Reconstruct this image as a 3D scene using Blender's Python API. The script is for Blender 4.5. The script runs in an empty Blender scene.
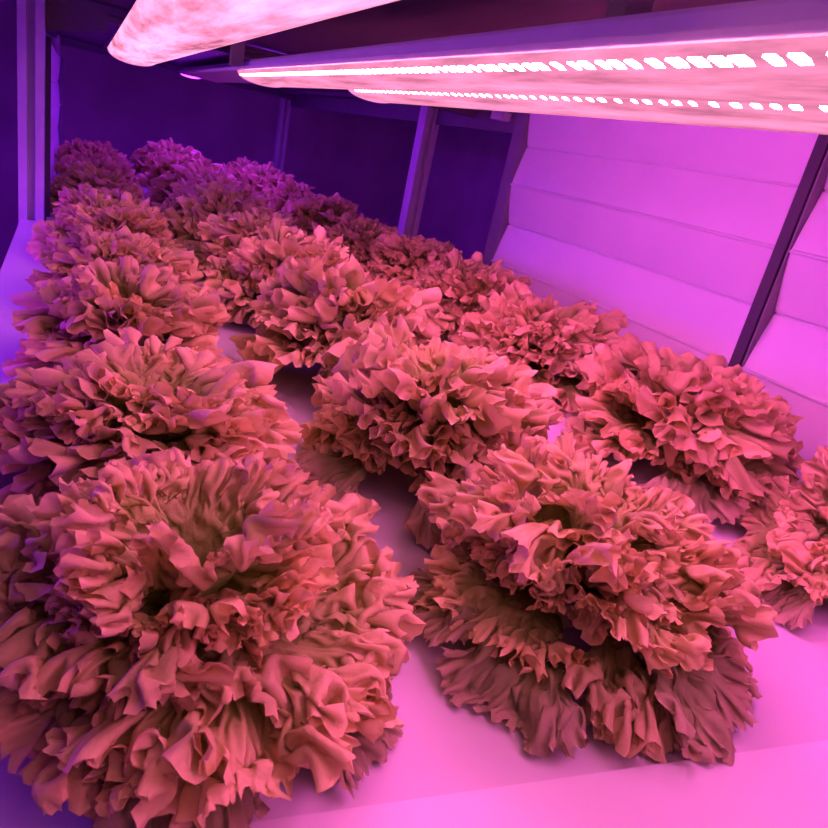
import bpy, bmesh, math, random
import numpy as np
from mathutils import Vector, Matrix

C = bpy.context.scene.collection
PI = math.pi
H = 0.30                                   # camera height over the bed deck (z = 0)

# ------------------------------------------------------------------ camera
F_PX = 667.0
V1 = Vector((-339, -334, F_PX)).normalized()          # along the rows (right, down, forward)
N = Vector((-379, 1716, F_PX)); N = (N - N.dot(V1) * V1).normalized()
Yc, Zc = V1, -N
Xc = Yc.cross(Zc)
cam = bpy.data.cameras.new('camera')
co = bpy.data.objects.new('camera', cam); C.objects.link(co)
right = Vector((Xc[0], Yc[0], Zc[0])); down = Vector((Xc[1], Yc[1], Zc[1])); fwd = Vector((Xc[2], Yc[2], Zc[2]))
co.matrix_world = Matrix(((right.x, -down.x, -fwd.x, 0), (right.y, -down.y, -fwd.y, 0),
                          (right.z, -down.z, -fwd.z, H), (0, 0, 0, 1)))
cam.sensor_width = 36; cam.lens = 36 * F_PX / 828.0
cam.clip_start = 0.005
cam.dof.use_dof = True; cam.dof.focus_distance = 0.62; cam.dof.aperture_fstop = 28.0
bpy.context.scene.camera = co

# ------------------------------------------------------------------ materials
def new_mat(name):
    m = bpy.data.materials.new(name); m.use_nodes = True
    nt = m.node_tree; nt.nodes.clear()
    out = nt.nodes.new('ShaderNodeOutputMaterial')
    return m, nt, out

def plain(name, col, rough=0.5, metal=0.0, noise=0.06, scale=30, bump=0.0, spec=0.5):
    m, nt, out = new_mat(name)
    b = nt.nodes.new('ShaderNodeBsdfPrincipled')
    b.inputs['Roughness'].default_value = rough; b.inputs['Metallic'].default_value = metal
    b.inputs['Specular IOR Level'].default_value = spec
    tc = nt.nodes.new('ShaderNodeTexCoord'); nz = nt.nodes.new('ShaderNodeTexNoise')
    nz.inputs['Scale'].default_value = scale; nz.inputs['Detail'].default_value = 4
    nt.links.new(tc.outputs['Object'], nz.inputs['Vector'])
    rp = nt.nodes.new('ShaderNodeValToRGB')
    rp.color_ramp.elements[0].position = .3; rp.color_ramp.elements[1].position = .7
    rp.color_ramp.elements[0].color = [c * (1 - noise) for c in col] + [1]
    rp.color_ramp.elements[1].color = [min(1, c * (1 + noise)) for c in col] + [1]
    nt.links.new(nz.outputs['Fac'], rp.inputs['Fac'])
    nt.links.new(rp.outputs['Color'], b.inputs['Base Color'])
    if bump:
        bp = nt.nodes.new('ShaderNodeBump'); bp.inputs['Strength'].default_value = bump; bp.inputs['Distance'].default_value = .003
        nt.links.new(nz.outputs['Fac'], bp.inputs['Height']); nt.links.new(bp.outputs['Normal'], b.inputs['Normal'])
    nt.links.new(b.outputs['BSDF'], out.inputs['Surface'])
    return m

M_BED = plain('white_plastic_deck', (.62, .62, .62), .45, noise=.03, scale=6)
M_COVER = plain('white_cover_lit_tone', (.74, .74, .74), .4, noise=.02, scale=6)  # lighter than the deck: the shading step at the seam is put into the colour
M_SHEET = plain('white_pleated_film', (.88, .88, .88), .4, noise=.02, scale=8)
M_TRIM = plain('grey_sheet_trim', (.20, .19, .22), .5)
M_POST = plain('galvanised_steel', (.66, .66, .68), .42, .1)
M_BEAM = plain('dull_painted_steel', (.17, .16, .18), .55, .2, scale=12)
M_SHELF = plain('dark_shelf_metal', (.14, .12, .15), .55, .1, scale=10)
M_DARKSTRIP = plain('dark_rubber_strip', (.06, .055, .07), .6)
M_WALL = plain('dark_blue_wall_paint', (.60, .34, .56), .8, noise=.15, scale=3)
M_FLOOR = plain('dark_floor_paint', (.12, .12, .13), .7, noise=.2, scale=5)
M_TRAY = plain('white_enamelled_tray', (.62, .62, .64), .4)
M_STEM = plain('pale_lettuce_stem', (.55, .58, .28), .6)

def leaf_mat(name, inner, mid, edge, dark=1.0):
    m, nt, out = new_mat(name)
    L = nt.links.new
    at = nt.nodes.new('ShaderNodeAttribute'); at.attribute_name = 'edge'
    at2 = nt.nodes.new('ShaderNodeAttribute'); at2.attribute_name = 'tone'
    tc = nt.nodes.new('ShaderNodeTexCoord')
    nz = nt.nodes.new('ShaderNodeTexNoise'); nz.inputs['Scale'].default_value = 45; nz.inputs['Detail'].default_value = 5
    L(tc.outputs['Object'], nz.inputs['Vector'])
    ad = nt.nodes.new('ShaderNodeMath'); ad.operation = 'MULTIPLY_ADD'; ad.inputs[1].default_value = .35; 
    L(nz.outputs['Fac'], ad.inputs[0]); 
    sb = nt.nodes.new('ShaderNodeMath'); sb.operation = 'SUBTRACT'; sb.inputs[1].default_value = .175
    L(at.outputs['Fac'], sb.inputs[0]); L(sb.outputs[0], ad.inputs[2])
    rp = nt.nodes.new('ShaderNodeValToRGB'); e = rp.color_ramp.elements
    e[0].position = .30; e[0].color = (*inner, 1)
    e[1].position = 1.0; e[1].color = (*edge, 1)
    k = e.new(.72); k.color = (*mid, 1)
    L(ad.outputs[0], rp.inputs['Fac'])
    hv = nt.nodes.new('ShaderNodeHueSaturation'); L(rp.outputs['Color'], hv.inputs['Color'])
    mr = nt.nodes.new('ShaderNodeMapRange'); mr.inputs['To Min'].default_value = .8 * dark; mr.inputs['To Max'].default_value = 1.15 * dark
    L(at2.outputs['Fac'], mr.inputs['Value']); L(mr.outputs['Result'], hv.inputs['Value'])
    b = nt.nodes.new('ShaderNodeBsdfPrincipled'); b.inputs['Roughness'].default_value = .5
    b.inputs['Specular IOR Level'].default_value = .22
    L(hv.outputs['Color'], b.inputs['Base Color'])
    t = nt.nodes.new('ShaderNodeBsdfTranslucent'); L(hv.outputs['Color'], t.inputs['Color'])
    n2 = nt.nodes.new('ShaderNodeTexNoise'); n2.inputs['Scale'].default_value = 130; n2.inputs['Detail'].default_value = 3
    L(tc.outputs['Object'], n2.inputs['Vector'])
    bp = nt.nodes.new('ShaderNodeBump'); bp.inputs['Strength'].default_value = .45; bp.inputs['Distance'].default_value = .004
    L(n2.outputs['Fac'], bp.inputs['Height']); L(bp.outputs['Normal'], b.inputs['Normal'])
    mx = nt.nodes.new('ShaderNodeMixShader'); mx.inputs[0].default_value = .28
    L(b.outputs['BSDF'], mx.inputs[1]); L(t.outputs['BSDF'], mx.inputs[2]); L(mx.outputs[0], out.inputs['Surface'])
    return m

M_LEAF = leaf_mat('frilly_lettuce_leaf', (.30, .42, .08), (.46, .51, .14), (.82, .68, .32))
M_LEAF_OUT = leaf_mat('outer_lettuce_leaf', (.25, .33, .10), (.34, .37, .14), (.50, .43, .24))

def glow_mat(name, col, lo, hi, scale=(60, 9, 60)):
    """lit lens: emission with long streaks painted in as reflections on the plastic"""
    m, nt, out = new_mat(name); L = nt.links.new
    tc = nt.nodes.new('ShaderNodeTexCoord'); mp = nt.nodes.new('ShaderNodeMapping')
    mp.inputs['Scale'].default_value = scale; mp.inputs['Rotation'].default_value = (0, 0, .12)
    L(tc.outputs['Object'], mp.inputs['Vector'])
    nz = nt.nodes.new('ShaderNodeTexNoise'); nz.inputs['Scale'].default_value = 1; nz.inputs['Detail'].default_value = 5
    nz.inputs['Roughness'].default_value = .65
    L(mp.outputs['Vector'], nz.inputs['Vector'])
    mr = nt.nodes.new('ShaderNodeMapRange'); mr.inputs['From Min'].default_value = .32; mr.inputs['From Max'].default_value = .7
    mr.inputs['To Min'].default_value = lo; mr.inputs['To Max'].default_value = hi
    L(nz.outputs['Fac'], mr.inputs['Value'])
    em = nt.nodes.new('ShaderNodeEmission'); em.inputs['Color'].default_value = (*col, 1)
    L(mr.outputs['Result'], em.inputs['Strength'])  # streaked strength paints reflections into the glow
    L(em.outputs[0], out.inputs['Surface'])
    return m

MAGENTA = (1.0, .265, .50)
M_LENS_A = glow_mat('lit_magenta_lens', MAGENTA, .6, 3.0, (34, 5, 34))
M_LENS_B = glow_mat('lit_magenta_lens_narrow', MAGENTA, .65, 1.6)
M_LED = glow_mat('lit_led_chips', (1, .24, .42), 26, 38, (30, 30, 30))
M_LED_B = glow_mat('lit_blue_rich_led_chips', (1.0, .11, .70), 260, 310, (30, 30, 30))
M_RIM = glow_mat('lit_lens_rim', (1, .22, .72), 1.0, 1.3)
VIOLET = (.30, .015, 1.0)
M_LENS_V = glow_mat('added_violet_lens', VIOLET, 22, 28)
M_LENS_L = glow_mat('added_violet_lens_strong', VIOLET, 52, 62)

# ------------------------------------------------------------------ object helpers
def obj(name, verts, faces, mat, parent=None, smooth=False):
    me = bpy.data.meshes.new(name); me.from_pydata([tuple(v) for v in verts], [], [tuple(f) for f in faces])
    if smooth: me.polygons.foreach_set('use_smooth', [True] * len(me.polygons))
    me.materials.append(mat); me.update()
    o = bpy.data.objects.new(name, me); C.objects.link(o)
    if parent: o.parent = parent
    return o

def from_bm(name, bm, mat, parent=None, smooth=False):
    bmesh.ops.recalc_face_normals(bm, faces=bm.faces)
    me = bpy.data.meshes.new(name); bm.to_mesh(me); bm.free()
    if smooth: me.polygons.foreach_set('use_smooth', [True] * len(me.polygons))
    me.materials.append(mat)
    o = bpy.data.objects.new(name, me); C.objects.link(o)
    if parent: o.parent = parent
    return o

def add_box(bm, lo, hi, bev=0.0):
    r = bmesh.ops.create_cube(bm, size=1)
    for v in r['verts']:
        v.co = Vector([lo[i] + (v.co[i] + .5) * (hi[i] - lo[i]) for i in range(3)])
    if bev:
        es = list({e for v in r['verts'] for e in v.link_edges})
        bmesh.ops.bevel(bm, geom=es, offset=bev, segments=2, affect='EDGES', profile=.7)

def box(name, lo, hi, mat, parent=None, bev=0.0):
    bm = bmesh.new(); add_box(bm, lo, hi, bev); return from_bm(name, bm, mat, parent)

def prism(bm, poly, axis, a, b):
    """closed polygon (2D) pushed along an axis from a to b"""
    def p(q, t):
        return {'z': (q[0], q[1], t), 'y': (q[0], t, q[1]), 'x': (t, q[0], q[1])}[axis]
    va = [bm.verts.new(p(q, a)) for q in poly]; vb = [bm.verts.new(p(q, b)) for q in poly]
    n = len(poly)
    bm.faces.new(va); bm.faces.new(vb)
    for i in range(n): bm.faces.new((va[i], va[(i + 1) % n], vb[(i + 1) % n], vb[i]))

def thing(name, label, cat, loc=(0, 0, 0), group=None):
    o = bpy.data.objects.new(name, None); C.objects.link(o); o.location = loc; o.empty_display_size = .05
    return tag(o, label, cat, group)

def tag(o, label, cat, group=None):
    o['label'] = label; o['category'] = cat
    if group: o['group'] = group
    return o

# ------------------------------------------------------------------ setting
def struct(o): o['kind'] = 'structure'; return o
FZ = -0.75
struct(box('floor', (-2.2, -1.5, FZ - .05), (3.2, 4.4, FZ), M_FLOOR))
struct(box('wall_back', (-2.2, 4.3, FZ), (3.2, 4.4, 1.7), M_WALL))
struct(box('wall_left', (-2.2, -1.5, FZ), (-2.1, 4.3, 1.7), M_WALL))
struct(box('wall_right', (1.9, -1.5, FZ), (2.0, 4.3, 1.7), M_WALL))

# ------------------------------------------------------------------ growing bed
BX0, BX1 = -.10, .925
bed = thing('growing_bed', 'long white growing bed with frilly lettuces planted along it', 'growing bed', (0, 0, 0))
bm = bmesh.new()
prism(bm, [(BX0, .10), (BX1, .10), (BX1, 3.55), (-.052, 3.55), (-.052, 1.712), (BX0, 1.712)], 'z', -.006, 0)
from_bm('deck', bm, M_BED, bed)
bm = bmesh.new()
for lo, hi in (((BX0 + .004, .0, -.12), (BX0 + .02, 1.712, -.0065)), ((-.05, 1.712, -.12), (-.034, 3.55, -.0065)), ((BX1 - .02, .0, -.12), (BX1 - .004, 3.55, -.0065)),
               ((-.034, 3.53, -.12), (BX1 - .02, 3.55, -.0065)), ((BX0 + .02, .0, -.12), (BX1 - .02, 1.712, -.105)), ((-.034, 1.712, -.12), (BX1 - .02, 3.53, -.105))):
    add_box(bm, lo, hi)
from_bm('trough', bm, M_BED, bed)
# the nearest cover sheet lies on the deck, its far edge slightly skewed
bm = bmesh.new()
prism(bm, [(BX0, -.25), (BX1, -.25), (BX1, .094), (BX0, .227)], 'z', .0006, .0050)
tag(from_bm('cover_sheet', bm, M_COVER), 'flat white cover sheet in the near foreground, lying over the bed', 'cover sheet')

# ------------------------------------------------------------------ rack: posts, beams, upper shelf
rack = thing('growing_rack', 'metal growing rack with slotted posts and a dark shelf above the lettuces', 'rack', (0, 0, FZ))
def post(x, y, w, face, z0=FZ, z1=.50):
    """slotted strut; face = outward direction of the slot ('-y' or '-x')"""
    g, d, t = w * .16, w * .45, w * .5
    poly = [(-t, -t), (-g, -t), (-g, -t + d), (g, -t + d), (g, -t), (t, -t), (t, t), (-t, t)]
    if face == '-x': poly = [(q[1], -q[0]) for q in poly]
    bm = bmesh.new(); prism(bm, [(x + q[0], y + q[1]) for q in poly], 'z', z0 - FZ, z1 - FZ)
    return from_bm('post', bm, M_POST, rack)
post(-.080, 1.738, .048, '-y')
post(.975, 2.03, .05, '-y')
post(.975, 3.76, .05, '-y')
post(-.085, 3.60, .05, '-y')
def beam(y, z0, z1):
    bm = bmesh.new(); z0 -= FZ; z1 -= FZ
    add_box(bm, (-.16, y, z0), (1.0, y + .03, z1), .002)
    add_box(bm, (-.16, y - .006, z1 - .012), (1.0, y, z1 - .002)); add_box(bm, (-.16, y - .006, z0 + .002), (1.0, y, z0 + .010))
    return from_bm('crossbeam', bm, M_BEAM, rack)
beam(1.77, .428, .455); beam(3.63, .428, .455)
bm = bmesh.new(); prism(bm, [(-.104, .372 - FZ), (-.02, .39 - FZ), (.06, .41 - FZ), (.06, .455 - FZ), (-.104, .455 - FZ)], 'y', 1.763, 1.769)
from_bm('gusset', bm, M_BEAM, rack)
bm = bmesh.new(); add_box(bm, (-.10, .205, .403 - FZ), (.96, .262, .425 - FZ), .003)
from_bm('crossbar', bm, M_POST, rack)
bm = bmesh.new(); z = .46 - FZ
add_box(bm, (-.16, -.6, z), (1.0, 3.7, z + .012))
for i in range(6):
    x = -.10 + i * .2
    add_box(bm, (x, -.6, z - .012), (x + .03, 3.7, z))
from_bm('shelf', bm, M_SHELF, rack)
bm = bmesh.new()
for y in (-.6, ):
    add_box(bm, (.985, y, .40 - FZ), (1.0, 3.7, .46 - FZ))
from_bm('side_rail', bm, M_BEAM, rack)
bm = bmesh.new(); add_box(bm, (.955, 1.58, .425 - FZ), (.985, 1.635, .46 - FZ), .003)
from_bm('bracket', bm, M_POST, rack)

# ------------------------------------------------------------------ pleated white side sheets
def pleated(label, y0, y1, x, zs, phase, trim, face=-1, A=.009):
    """zigzag sheet: creases at the heights zs, alternately towards and away from the bed"""
    t = thing('pleated_sheet', label, 'reflective sheet', (x, y0, 0), 'white pleated side sheets')
    prof = []
    for i, zz in enumerate(zs):
        up = (i + phase) % 2 == 0
        if 0 < i < len(zs) - 1:                            # pressed crease: a small lip on ridges, a groove in valleys
            m = face * A * (1 if up else -1); k = face * (.0035 if up else -.0055)
            prof += [(m, zz - .0030), (m + k, zz - .0006), (m + k, zz + .0006), (m, zz + .0030)]
        else: prof.append((face * A * (1 if up else -1), zz))
    fine = []
    for (a, b) in zip(prof[:-1], prof[1:]):               # slight sag between creases
        n_ = 6 if b[1] - a[1] > .01 else 1
        for k in range(n_):
            q = k / n_; fine.append((a[0] + (b[0] - a[0]) * q + face * .0012 * math.sin(q * PI), a[1] + (b[1] - a[1]) * q))
    fine.append(prof[-1])
    ny = 24; V = []; Fs = []
    for j in range(ny + 1):
        yy = (y1 - y0) * j / ny
        for (dx, zz) in fine:
            V.append((dx * (1 - .15 * math.sin(yy * 5 + zz * 9)), yy, zz + .002 * math.sin(yy * 4)))
    n = len(fine)
    for j in range(ny):
        for i in range(n - 1):
            Fs.append((j * n + i, j * n + i + 1, (j + 1) * n + i + 1, (j + 1) * n + i))
    o = obj('sheet', V, Fs, M_SHEET, t, False)
    sd = o.modifiers.new('thick', 'SOLIDIFY'); sd.thickness = .0015; sd.offset = 0
    bm = bmesh.new()
    add_box(bm, (-A - .003, y1 - y0 + .001, zs[0]), (.014, y1 - y0 + (.045 if trim else .004), zs[-1]), .001)
    from_bm('end_trim', bm, M_TRIM, t)
    bm = bmesh.new()
    add_box(bm, (-A - .004, -.020, zs[0]), (.014, -.001, zs[-1]), .001)
    from_bm('dark_trim', bm, M_DARKSTRIP, t)
    return t
ZS = [-.085, .005, .097, .190, .282, .372, .458]
pleated('pleated white side sheet between the dark open rack and the dark joint strip', .695, 1.44, .95, ZS, 0, .03)
pleated('pleated white side sheet at the right edge, right of the dark joint strip', -.10, .668, .95, ZS, 0, 0)
pleated('narrow violet lit white sheet beside the left post', 1.80, 3.50, -.060, ZS[:-1], 1, .03, 1, .003)

# ------------------------------------------------------------------ grow lights
def lens_section(w, d, k=0, n=18):
    return [(-w / 2 * math.cos(PI * i / n), -d * math.sin(PI * i / n) ** .8) for i in range(n + 1)]

def grow_light(label, x, z, y0, y1, w, d, tray, mlens, led_side=True, yaw=0.0, pitch=0.0, group='lit grow lights over the lettuces'):
    """tray = (left, right, far end) of the enamelled housing; lens hangs under it from y0 to y1"""
    t = thing('grow_light', label, 'grow light', (x, y0, z), group)
    t.rotation_euler = (pitch, 0, yaw)
    Ln = y1 - y0
    sec = lens_section(w, d)
    V = []; Fs = []; n = len(sec)
    ny = 30
    for j in range(ny + 1):
        for q in sec: V.append((q[0], Ln * j / ny, q[1] - .001))
    for j in range(ny):
        for i in range(n - 1): Fs.append((j * n + i, j * n + i + 1, (j + 1) * n + i + 1, (j + 1) * n + i))
    b = len(V); V.append((0, Ln, -.001))                  # closed far end
    for i in range(n - 1): Fs.append((ny * n + i, ny * n + i + 1, b))
    obj('lens_cover', V, Fs, mlens, t, True)
    # bright rim of the far end
    Vr = []; Fr = []; m = 6; rr = .0011
    for i, q in enumerate(sec):
        nx, nz = q[0] / (w * w), q[1] / (d * d); l = math.hypot(nx, nz) or 1
        for k in range(m):
            a = 2 * PI * k / m
            Vr.append((q[0] + nx / l * rr * math.cos(a), Ln + rr * math.sin(a), q[1] - .001 + nz / l * rr * math.cos(a)))
    for i in range(n - 1):
        for k in range(m): Fr.append((i * m + k, i * m + (k + 1) % m, (i + 1) * m + (k + 1) % m, (i + 1) * m + k))
    obj('lens_rim', Vr, Fr, M_RIM, t, True)
    # housing
    bm = bmesh.new()
    x0, x1, ye = tray
    add_box(bm, (x0 - x, -.01, 0), (x1 - x, ye - y0, .005), .001)
    add_box(bm, (-w * .3, 0, .005), (w * .3, Ln, .02), .003)
    from_bm('housing', bm, M_TRAY, t)
    # led rows: chips along the side and along the belly of the lens
    if led_side:
        for nm, ang, sx, sl, st in led_side:
            bm = bmesh.new(); s = .0
            r = random.Random(3); yy = .02
            qx, qz = -w / 2 * math.cos(ang), -d * math.sin(ang) ** .8
            nx, nz = qx / (w * w), qz / (d * d); l = math.hypot(nx, nz); nx /= l; nz /= l
            if nm == 'b': qx, qz, nx, nz = w / 2 + .0005, -.0025, .98, -.2
            tx, tz = -nz, nx
            while yy < Ln - .02:
                ww = sl * r.uniform(.6, 1.3)
                c = [(qx + tx * u * sx + nx * h, yy + v * ww, qz - .001 + tz * u * sx + nz * h) for h in (.0002, .0012) for v in (0, 1) for u in (-.5, .5)]
                vs = [bm.verts.new(p) for p in c]
                for f in ((0, 1, 3, 2), (4, 5, 7, 6), (0, 1, 5, 4), (2, 3, 7, 6), (0, 2, 6, 4), (1, 3, 7, 5)): bm.faces.new([vs[i] for i in f])
                yy += st * r.uniform(.85, 1.15)
            from_bm('led_row', bm, M_LED if nm == 'a' else M_LED_B, t)
    for yy in (Ln * .25, ye - y0 - .55):
        bm = bmesh.new()
        add_box(bm, (-.012, yy, .018), (.012, yy + .022, .448 - z), .001)
        from_bm('hanger', bm, M_POST, t)
    return t
grow_light('large magenta grow light at the top left, nearest overhead', .079, H + .074, -.35, 1.62, .092, .020,
           (.036, .122, 1.63), M_LENS_A, None, -.012)
grow_light('magenta grow light with the bright row of large white LED dots along its edge', .284, H + .071, -.30, 1.27, .082, .013,
           (.243, .340, 2.05), M_LENS_B, [('a', .42, .010, .007, .0135), ('b', 0, .004, .011, .0135)], 0)
grow_light('lowest and shortest magenta grow light with the row of small LED dots', .366, H + .070, -.30, .96, .072, .012,
           (.332, .420, 1.0), M_LENS_B, [('a', .42, .005, .0045, .0145), ('b', 0, .004, .011, .0135)], 0)
grow_light('added violet grow light over the far purple lettuces, hidden behind the crossbeam', .45, .425, 1.95, 3.40, .09, .012,
           (.405, .495, 3.42), M_LENS_V, None, 0)  # added lamp, mostly hidden, to turn the far rows purple

# added unseen lamp across the left aisle, for violet light along the bed edge
grow_light('added unseen violet lamp across the left aisle', -.55, .22, .5, 2.4, .09, .03,
           (-.60, -.50, 2.42), M_LENS_L, None, 0)

# ------------------------------------------------------------------ lettuces
def grow_leaf(seed, nu=180, nv=34, L=.12, fan=58, G=2.0, s0=.42, it=500, kb=.12, pw=1.6, Gs=.7, amp=.010, tooth=.095):
    rng = np.random.default_rng(seed)
    s = .06 + .94 * (1 - (1 - np.linspace(0, 1, nv)) ** 1.35)
    u = np.linspace(-1, 1, nu)
    f = math.radians(fan)
    def nz(k, amp, fr=2.0):
        return amp * sum(rng.uniform(-1, 1) / i ** .5 * np.sin(i * fr * u + rng.uniform(0, 6.28)) for i in range(1, k + 1))
    shape = 1 - .14 * np.abs(u) ** 2.5 + nz(5, .05)
    R = L * s[:, None] * (shape[None, :] * s[:, None] + 1 - s[:, None])
    PH = u[None, :] * f * (.38 + .62 * s[:, None] ** .9)
    P = np.stack([R * np.cos(PH), R * np.sin(PH), 0 * R], -1)
    def ln(a): return np.sqrt((a * a).sum(-1))
    q = np.clip((s - s0) / (1 - s0), 0, 1)[:, None]
    loc = 1 + nz(7, .30)                       # growth differs along the margin
    gf = G * q ** pw * np.clip(loc, .3, 2)[None, :]
    ru0 = ln(P[:, 1:] - P[:, :-1]); rs0 = ln(P[1:] - P[:-1])
    def n2(fu, fs, k=14):
        r = 0
        for i in range(k): r = r + np.sin(u[None] * rng.uniform(-fu, fu) + s[:, None] * rng.uniform(-fs, fs) + rng.uniform(0, 6.28))
        return r * math.sqrt(2. / k)
    gf = gf * np.clip(1 + .55 * n2(26, 14), .15, 2.4)
    gs = Gs * q ** .8 * np.clip(.6 + .7 * n2(34, 18), 0, 1.5)
    P[..., 2] += amp * q ** .8 * (n2(26, 8) * .5 + n2(60, 20) * .5) + .06 * L * np.sin(u * 2.5 + rng.uniform(0, 6))[None] * s[:, None] ** 2
    V = np.zeros_like(P)
    base = P[:3].copy(); X0 = P.copy()
    wgt = np.minimum(1, (s / .35) ** 3)[:, None, None]
    for k in range(it):
        t = min(1, k / (it * .6))
        g = 1 + gf * t
        ru = ru0 * .5 * (g[:, 1:] + g[:, :-1])
        rs = rs0 * (1 + t * .5 * (gs[1:] + gs[:-1]))
        D = np.zeros_like(P)
        def con(a, b, rest, kk):
            d = P[b] - P[a]; l = np.sqrt((d * d).sum(-1)) + 1e-9
            c = (kk * .5 * (1 - rest / l))[..., None] * d
            D[a] += c; D[b] -= c
        S = slice
        al = (S(None), S(None, -1)); bl = (S(None), S(1, None)); con(al, bl, ru, 1)
        con((S(None, -1),), (S(1, None),), rs, 1)
        ruv = .5 * (ru[1:] + ru[:-1]); rsv = .5 * (rs[:, 1:] + rs[:, :-1]); dg = np.sqrt(ruv ** 2 + rsv ** 2)
        con((S(None, -1), S(None, -1)), (S(1, None), S(1, None)), dg, .35)
        con((S(None, -1), S(1, None)), (S(1, None), S(None, -1)), dg, .35)
        con((S(None), S(None, -2)), (S(None), S(2, None)), ru[:, 1:] + ru[:, :-1], kb)
        con((S(None, -2),), (S(2, None),), rs[1:] + rs[:-1], kb * 1.5)
        V = .86 * V + D * .36
        P = P + V * 1.0
        P = P + (X0 - P) * (.25 * (1 - wgt))
        P[:3] = base
    # small teeth along the free edge
    out = P[-1] - P[-3]; out /= np.sqrt((out ** 2).sum(-1, keepdims=True)) + 1e-9
    th = np.abs(np.sin(u * 41 + nz(6, 1.2))) ** .7 * .5 + np.abs(np.sin(u * 83 + nz(7, 2.0))) * .35 + .3 * rng.random(nu)
    th = tooth * L * (th - .6)
    P[-1] += out * th[:, None]; P[-2] += out * (.5 * th)[:, None]
    sc = L / np.percentile(P[..., 0], 99)
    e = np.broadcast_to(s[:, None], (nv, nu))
    return (P * sc / L).astype(np.float32), e          # unit length

def lib(n, seed, nu, nv, **kw):
    r = np.random.default_rng(seed); out = []
    for i in range(n):
        k = dict(G=r.uniform(2.4, 3.2), Gs=r.uniform(.95, 1.4), s0=r.uniform(.48, .62), fan=r.uniform(46, 60), pw=r.uniform(1.1, 1.7), kb=r.uniform(.035, .08))
        k.update(kw); out.append(grow_leaf(seed * 50 + i, nu, nv, **k))
    return out

def leaf(rng, library, L, a0, a1, cup=.2, coil=0.0):
    """a grown leaf bent along its rib: grows along +x (outwards) and +z (up), base at the origin"""
    P, e = library[rng.integers(len(library))]
    nv, nu = e.shape
    al, sd, nd = P[..., 0] * L, P[..., 1] * L * rng.choice([-1, 1]) * rng.uniform(.9, 1.1), P[..., 2] * L * rng.choice([-1, 1])
    nd = nd + cup * L * (sd / L) ** 2
    # bend along the rib
    tt = np.clip(al / L, -.1, 1.25)
    K = 60; ts = np.linspace(0, 1.3, K); ang = a0 + (a1 - a0) * np.clip(ts, 0, 1.15) ** 1.3
    cx = np.concatenate([[0], np.cumsum(np.cos(ang[:-1]) * np.diff(ts))]) * L
    cz = np.concatenate([[0], np.cumsum(np.sin(ang[:-1]) * np.diff(ts))]) * L
    X = np.interp(tt, ts, cx); Z = np.interp(tt, ts, cz); AN = np.interp(tt, ts, ang)
    X = X - np.sin(AN) * nd; Z = Z + np.cos(AN) * nd
    P = np.stack([X, sd, Z], -1).reshape(-1, 3)
    idx = np.arange(nu * nv).reshape(nv, nu)
    q = np.stack([idx[:-1, :-1], idx[:-1, 1:], idx[1:, 1:], idx[1:, :-1]], -1).reshape(-1, 4)
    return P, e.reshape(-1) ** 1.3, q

def leaf_object(name, pieces, mat, parent):
    Vs, Es, Ts, Qs, off = [], [], [], [], 0
    for P, e, tone, q in pieces:
        Vs.append(P); Es.append(e); Ts.append(np.full(len(P), tone)); Qs.append(q + off); off += len(P)
    V = np.concatenate(Vs).astype(np.float32); E = np.concatenate(Es).astype(np.float32); T = np.concatenate(Ts).astype(np.float32)
    Q = np.concatenate(Qs).astype(np.int32)
    me = bpy.data.meshes.new(name)
    me.vertices.add(len(V)); me.vertices.foreach_set('co', V.ravel())
    me.loops.add(Q.size); me.loops.foreach_set('vertex_index', Q.ravel())
    me.polygons.add(len(Q)); me.polygons.foreach_set('loop_start', np.arange(0, Q.size, 4, dtype=np.int32))
    me.polygons.foreach_set('use_smooth', np.ones(len(Q), dtype=bool))
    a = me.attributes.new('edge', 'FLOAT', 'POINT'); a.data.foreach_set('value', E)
    a = me.attributes.new('tone', 'FLOAT', 'POINT'); a.data.foreach_set('value', T)
    me.update(calc_edges=True); me.materials.append(mat)
    o = bpy.data.objects.new(name, me); C.objects.link(o); o.parent = parent
    return o

GA = math.radians(137.5)
def place_leaf(P, az, roll, x0, z0):
    c, s = math.cos(roll), math.sin(roll)
    y = P[:, 1] * c - P[:, 2] * s * .0; 
    X = P[:, 0] + x0; Yv = y; Zv = P[:, 2] + z0 + P[:, 1] * s
    ca, sa = math.cos(az), math.sin(az)
    Q = np.stack([X * ca - Yv * sa, X * sa + Yv * ca, Zv], -1)
    Q[:, 2] = np.where(Q[:, 2] < .004, .004 + (Q[:, 2] - .004) * .04 + .004 * (1 - np.exp(np.minimum(Q[:, 2] - .004, 0) * 60)), Q[:, 2])
    return Q

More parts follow.
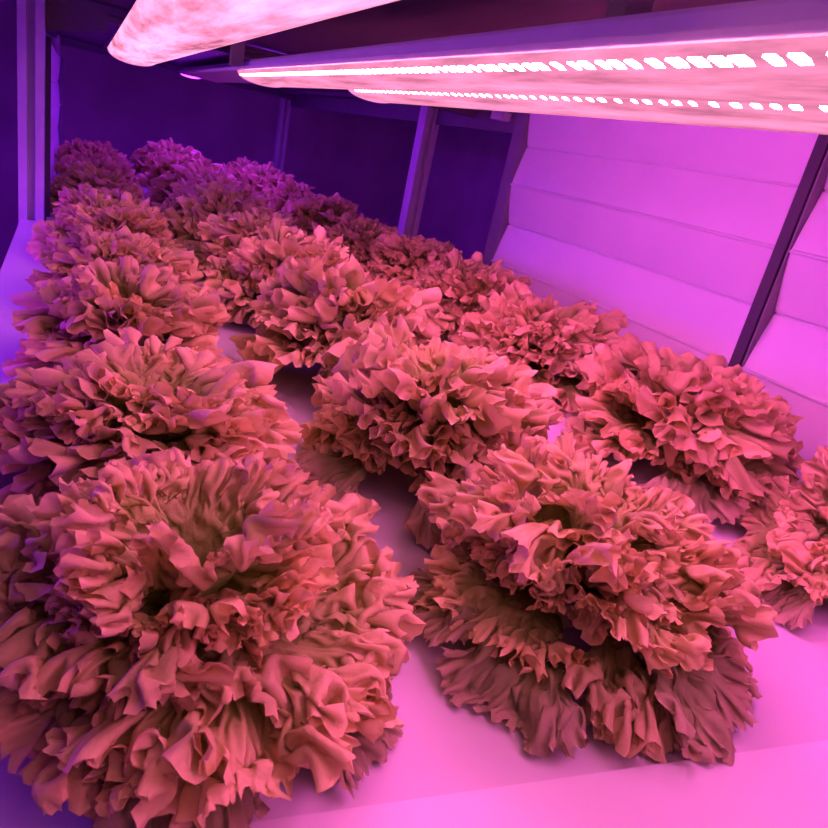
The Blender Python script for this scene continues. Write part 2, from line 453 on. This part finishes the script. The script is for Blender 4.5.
def make_lettuce(seed, libs, nleaf=22, n_outer=4, outer_az=None):
    rng = np.random.default_rng(seed)
    t = bpy.data.objects.new('lettuce', None); C.objects.link(t); t.empty_display_size = .05
    pcs = []
    for i in range(nleaf):
        q = i / (nleaf - 1)                                # 0 outermost, 1 innermost
        az = i * GA + rng.uniform(-.35, .35)
        L = .122 - .012 * q + rng.uniform(-.024, .014)
        a0 = math.radians(26 + 56 * q ** .75 + rng.uniform(-11, 11)); a1 = math.radians(-52 + 92 * q ** .8 + rng.uniform(-26, 26))
        P, e, f = leaf(rng, libs[0], L, a0, a1)
        P = place_leaf(P, az, rng.uniform(-.25, .25), .010 * (1 - q), .010 + .020 * q)
        pcs.append((P, e, rng.uniform(0, 1), f))
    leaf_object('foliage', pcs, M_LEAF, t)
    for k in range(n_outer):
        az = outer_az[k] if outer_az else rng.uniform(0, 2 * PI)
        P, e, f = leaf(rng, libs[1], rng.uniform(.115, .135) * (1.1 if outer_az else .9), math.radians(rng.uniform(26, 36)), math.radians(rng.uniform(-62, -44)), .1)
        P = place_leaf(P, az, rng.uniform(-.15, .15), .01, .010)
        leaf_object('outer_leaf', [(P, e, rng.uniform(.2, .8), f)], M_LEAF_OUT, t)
    V, Fs = [], []; m = 12
    for j, (r, z) in enumerate(((.013, 0), (.012, .012), (.010, .03), (.004, .05))):
        for k in range(m): V.append((r * math.cos(2 * PI * k / m), r * math.sin(2 * PI * k / m), z))
    for j in range(3):
        for k in range(m): Fs.append((j * m + k, j * m + (k + 1) % m, (j + 1) * m + (k + 1) % m, (j + 1) * m + k))
    obj('stem', V, Fs, M_STEM, t, True)
    return t

def dup(root):
    r = root.copy(); C.objects.link(r)
    for ch in list(root.children):
        c = ch.copy(); C.objects.link(c); c.parent = r
    return r

def put(t, x, y, rz, sc, szz, label):
    t.location = (x, y, .0005); t.rotation_euler = (0, 0, rz); t.scale = (sc, sc, sc * szz)
    tag(t, label, 'lettuce', 'frilly lettuces on the white bed')

SMOOTH = dict(G=1.1, Gs=.45, s0=.45, fan=21, tooth=.07)
HI = (lib(10, 1, 320, 46), lib(4, 2, 130, 26, **SMOOTH))
MID = (lib(7, 3, 170, 34), lib(3, 4, 90, 20, **SMOOTH))
LOW = (lib(5, 5, 100, 22), lib(2, 6, 60, 14, **SMOOTH))
D = math.radians
front = [   # x, y, scale, zscale, seed, outer leaf bearings, label
    (.064, .318, .98, .84, 11, [D(-45), D(-100), D(175), D(-10)], 'biggest frilly lettuce in the bottom left foreground, front of the left row'),
    (.336, .305, .98, .93, 23, [D(-80), D(-143), D(-60), D(175)], 'frilly lettuce at the bottom centre, front of the middle row'),
    (.660, .262, .93, .95, 37, [D(-125), D(170)], 'frilly lettuce cut off by the right edge of the picture, front of the right row'),
    (.060, .555, .99, .76, 41, [D(-120), D(180)], 'second frilly lettuce from the front in the left row, behind the biggest one'),
    (.326, .545, 1.10, .98, 53, [D(-100), D(-160)], 'second frilly lettuce from the front in the middle row, at the picture centre'),
    (.678, .525, 1.22, .9, 67, [D(-130), D(-40)], 'second frilly lettuce from the front in the right row, below the dark joint strip'),
]
for i, (x, y, sc, sz, seed, oz, lab) in enumerate(front):
    t = make_lettuce(seed, HI if i < 3 else MID, 24, len(oz), oz)
    put(t, x, y, 0, sc, sz, lab)
protos = [make_lettuce(100 + k, MID if k < 3 else LOW, 23, 2) for k in range(5)]
ORD = ['first', 'second', 'third', 'fourth', 'fifth', 'sixth', 'seventh', 'eighth', 'ninth', 'tenth', 'eleventh', 'twelfth']
mids = []
for k in range(2, 6):
    y = .285 + .267 * k
    mids += [(0, .070, y, k), (1, .335, y - .005, k), (2, .685, y + .01, k)]
for k in range(6, 11):
    y = .34 + .265 * k
    mids += [(0, .070, y, k), (1, .345, y, k), (2, .665, y, k)]
used = set(); rr = random.Random(5)
RN = ['left', 'middle', 'right']
for (c, x, y, k) in mids:
    p = rr.randrange(0, 3) if k < 5 else rr.randrange(3, 5)
    t = protos[p] if p not in used else dup(protos[p]); used.add(p)
    if k < 6: lab = f'{ORD[k]} frilly lettuce from the front in the {RN[c]} row, pink lit'
    else: lab = f'{ORD[k]} frilly lettuce from the front in the {RN[c]} row, purple in the dim far end'
    put(t, x + rr.uniform(-.012, .012), y + rr.uniform(-.015, .015), rr.uniform(0, 6.28), rr.uniform(1.0, 1.08) * (.90 if c == 0 else 1.1), rr.uniform(.88, .98) * (.9 if c == 0 else .95), lab)
for i, p in enumerate(protos):
    if i not in used: bpy.data.objects.remove(p)

# ------------------------------------------------------------------ world, view
w = bpy.data.worlds.new('world'); bpy.context.scene.world = w; w.use_nodes = True
bg = w.node_tree.nodes['Background']; bg.inputs['Color'].default_value = (.28, .03, .75, 1); bg.inputs['Strength'].default_value = .13
vs = bpy.context.scene.view_settings
vs.view_transform = 'Standard'; vs.look = 'None'; vs.gamma = 1; vs.use_curve_mapping = False; vs.exposure = 0
